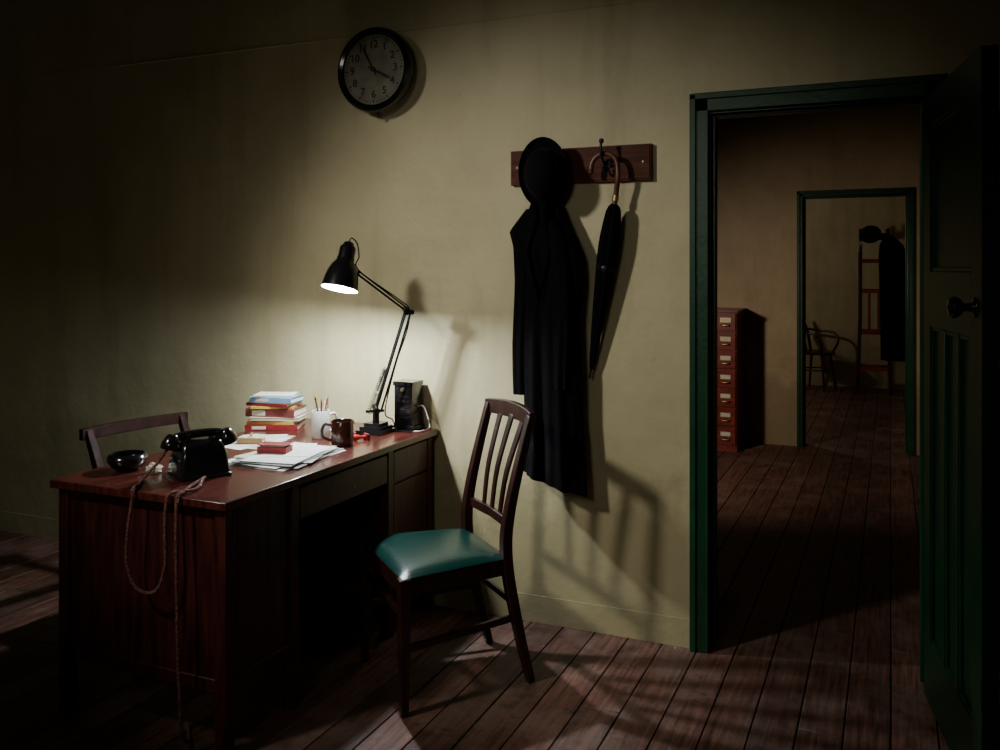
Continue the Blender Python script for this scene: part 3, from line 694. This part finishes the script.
braided("cord_handset", [(-2.148, -1.185, DZ+0.110), (-2.19, -1.20, DZ+0.05), (-2.215, -1.23, zc), (-2.165, -1.30, zc), (-2.135, -1.350, zc+0.002), (-2.128, -1.362, 0.735), (-2.138, -1.368, 0.65), (-2.142, -1.37, 0.56), (-2.115, -1.372, 0.492), (-2.065, -1.372, 0.470), (-2.015, -1.372, 0.488), (-1.988, -1.37, 0.56), (-1.990, -1.368, 0.66), (-1.992, -1.362, 0.737), (-1.985, -1.347, zc+0.002), (-1.960, -1.27, zc), (-2.03, -1.16, DZ+0.012)])
braided("cord_line", [(-2.03, -1.15, DZ+0.012), (-2.0, -1.25, zc), (-1.965, -1.32, zc), (-1.955, -1.349, zc+0.002), (-1.950, -1.363, 0.735), (-1.946, -1.368, 0.60), (-1.943, -1.368, 0.46), (-1.937, -1.37, 0.29), (-1.925, -1.375, 0.17), (-1.93, -1.36, 0.06), (-1.96, -1.30, 0.010), (-2.04, -1.22, 0.010)])
b = B()
import mathutils.noise as mn
prof = 14; vs = []; fs = []
for i in range(prof+1):
    for j in range(28):
        th = math.pi*i/prof; a = 2*math.pi*j/28
        d = V((math.sin(th)*math.cos(a), math.sin(th)*math.sin(a), math.cos(th)))
        rr = 0.024*(1+0.45*mn.noise(d*2.4)+0.2*mn.noise(d*6)); q_ = d*rr; q_.z = max(q_.z*0.8, -0.014); vs.append(q_)
for i in range(prof):
    for j in range(28): a = i*28+j; c = i*28+(j+1) % 28; fs.append((a, c, c+28, a+28))
b.add(vs, fs, M_PAPER2); b.done("crumpled_paper", loc=(-2.262, -1.14, DZ+0.0145), smooth=25)

# ------------------------------------------------------------ filing cabinet
b = B(); cx0, cx1, cy0, cy1, ch = -1.47, -1.12, 3.80, 4.235, 1.127
b.box((cx0, cy0+0.012, 0.05), (cx1, cy1, ch-0.02), M_CABR)
b.box((cx0-0.008, cy0-0.004, ch-0.02), (cx1+0.008, cy1, ch), M_CABR)
b.box((cx0-0.004, cy0+0.004, 0), (cx1+0.004, cy1, 0.05), M_CABR)
dh = (ch-0.02-0.05)/7
for k in range(7):
    z0 = 0.05+dh*k+0.005; z1 = 0.05+dh*(k+1)-0.005
    b.box((cx0+0.008, cy0-0.004, z0), (cx1-0.008, cy0+0.012, z1), M_CABR)
    for xm in (cx0+0.085, cx1-0.085):
        zm = (z0+z1)/2
        b.box((xm-0.042, cy0-0.008, zm-0.004), (xm+0.042, cy0-0.004, zm+0.034), M_BRASS)
        b.box((xm-0.037, cy0-0.0095, zm+0.001), (xm+0.037, cy0-0.008, zm+0.029), M_PAPER)
        b.tube(smooth_path([(xm-0.030, cy0-0.004, zm-0.022), (xm-0.026, cy0-0.026, zm-0.026), (xm+0.026, cy0-0.026, zm-0.026), (xm+0.030, cy0-0.004, zm-0.022)], 4), 0.005, M_BRASS, 8)
b.done("filing_cabinet", bevel=0.003)

# ------------------------------------------------------------ third room
b = B(); sx0, sx1, sy0, sy1 = -0.33, -0.03, 7.75, 8.02
for x in (sx0, sx1):
    for y in (sy0, sy1):
        tp = 1.90 if y == sy1 else 1.62
        b.bar([(x+(0.03 if x == sx1 else -0.03), y, 0), (x, y, 0.9), (x, y, tp)], (0.034, 0.034), M_DARKWOOD, up=(0, 1, 0))
        b.sphere((x, y, tp+0.015), 0.024, M_DARKWOOD)
for z in (0.30, 0.72, 1.20, 1.55):
    for y in (sy0, sy1): b.bar([(sx0, y, z), (sx1, y, z)], (0.02, 0.045), M_CABR)
    for x in (sx0, sx1): b.bar([(x, sy0, z), (x, sy1, z)], (0.02, 0.045), M_DARKWOOD)
for xx in (-0.23, -0.13): b.bar([(xx, sy0, 0.72), (xx, sy0, 1.20)], (0.03, 0.016), M_CABR, up=(0, 1, 0))
b.box((sx0-0.02, sy1-0.015, 1.80), (sx1+0.02, sy1+0.015, 1.88), M_DARKWOOD)
for x in (sx0+0.02, sx1-0.02, -0.18):
    b.tube(smooth_path([(x, sy1-0.01, 1.84), (x, sy1-0.07, 1.84), (x, sy1-0.10, 1.88), (x, sy1-0.10, 1.92)], 4), 0.008, M_IRON, 8)
stand = b.done("hall_stand", bevel=0.002)
b = B()
tabc = [(1.84, -0.06, 0.02, 0.06), (1.74, -0.12, 0.12, 0.14), (1.6, -0.13, 0.19, 0.18), (1.2, -0.12, 0.20, 0.18), (0.40, -0.10, 0.24, 0.20)]
drape(tabc, 1.84, 0.42, 40, 80, 6, 0.13, 1.0, yback=7.72)
b.done("hanging_coat", smooth=60, parent=stand)
b = B(); b.lathe([(0.0001, 0.110), (0.03, 0.108), (0.055, 0.100), (0.075, 0.085), (0.083, 0.06), (0.084, 0.01), (0.11, 0.0), (0.12, 0.008), (0.12, 0.012), (0.10, -0.002), (0.0001, -0.002)], M_FELT, 36)
b.done("hanging_hat", loc=(-0.22, 7.92, 1.86), rot=(math.radians(62), math.radians(-8), 0), parent=stand)

b = B(); w = M_DARKWOOD
b.lathe([(0.0001, 0.435), (0.205, 0.435), (0.212, 0.445), (0.212, 0.462), (0.200, 0.468), (0.16, 0.462), (0.0001, 0.462)], w, 40)
for a in (45, 135, 225, 315):
    c_, s_ = math.cos(math.radians(a)), math.sin(math.radians(a))
    b.tube([(c_*0.16, s_*0.16, 0.44), (c_*0.20, s_*0.20, 0.22), (c_*0.235, s_*0.235, 0)], [0.017, 0.015, 0.012], w, 12)
b.tube([(0.185*math.cos(i*math.pi/12), 0.185*math.sin(i*math.pi/12), 0.25) for i in range(25)], 0.009, w, 10)
b.tube(smooth_path([(-0.15, -0.17, 0.45), (-0.20, -0.185, 0.68), (-0.25, -0.13, 0.86), (-0.265, 0, 0.90), (-0.25, 0.13, 0.86), (-0.20, 0.185, 0.68), (-0.15, 0.17, 0.45)], 7), 0.018, w, 12)
for q in (-0.1, -0.05, 0, 0.05, 0.1):
    b.tube([(-0.17, q, 0.46), (-0.225, q*1.1, 0.68), (-0.255, q*1.1, 0.87-abs(q)*0.25)], 0.010, w, 10)
b.tube(smooth_path([(0.13, -0.17, 0.46), (0.16, -0.24, 0.58), (0.10, -0.26, 0.68), (-0.08, -0.25, 0.70), (-0.225, -0.17, 0.72), (-0.26, 0, 0.73), (-0.225, 0.17, 0.72), (-0.08, 0.25, 0.70), (0.10, 0.26, 0.68), (0.16, 0.24, 0.58), (0.13, 0.17, 0.46)], 7), 0.015, w, 12)
b.done("bentwood_armchair", loc=(-0.82, 7.95, 0), rz=math.radians(-20))

# ------------------------------------------------------------ lights
def spot(name, loc, tgt, power, col, angle, blend, size):
    l = bpy.data.lights.new(name, 'SPOT'); l.energy = power; l.color = col; l.spot_size = math.radians(angle); l.spot_blend = blend; l.shadow_soft_size = size
    o = bpy.data.objects.new(name, l); scene.collection.objects.link(o); o.location = loc
    o.rotation_euler = (V(tgt)-V(loc)).to_track_quat('-Z', 'Y').to_euler(); return o
def point(name, loc, power, col, size):
    l = bpy.data.lights.new(name, 'POINT'); l.energy = power; l.color = col; l.shadow_soft_size = size
    o = bpy.data.objects.new(name, l); scene.collection.objects.link(o); o.location = loc; return o
spot("key_spot", (-2.7, -2.85, 2.7), (-1.20, 0, 0.78), 190, (1.0, 0.97, 0.87), 60, 1.0, 0.13)  # unseen spot standing in for window light from upper left, cone shaped for falloff
spot("added_fill_spot", (-0.95, -4.3, 2.3), (-1.55, 0, 1.0), 48, (1.0, 0.95, 0.82), 54, 1.0, 0.35)  # added fill with no source in the room, lifts the wall shadows
pl = S_top+sd*(LS-0.020)
point("desk_lamp_light", pl, 62.0, (0.86, 0.95, 1.0), 0.025)
spot("second_room_light", (-2.3, 0.7, 1.7), (-0.7, 4.0, 0.30), 150, (1.0, 0.83, 0.66), 74, 1.0, 0.12)
point("third_room_light", (-2.2, 6.0, 1.7), 28, (1.0, 0.90, 0.72), 0.1)

wd = bpy.data.worlds.new("world"); scene.world = wd; wd.use_nodes = True
wd.node_tree.nodes["Background"].inputs[0].default_value = (0.5, 0.6, 0.8, 1); wd.node_tree.nodes["Background"].inputs[1].default_value = 0.01

# ------------------------------------------------------------ camera
cam = bpy.data.cameras.new("camera"); co = bpy.data.objects.new("camera", cam); scene.collection.objects.link(co)
co.location = (0, -3.4, 1.445); co.rotation_euler = (math.radians(90), 0, math.radians(23.74))
cam.sensor_width = 36; cam.lens = 32.0; cam.shift_y = -0.105; cam.clip_start = 0.02
scene.camera = co
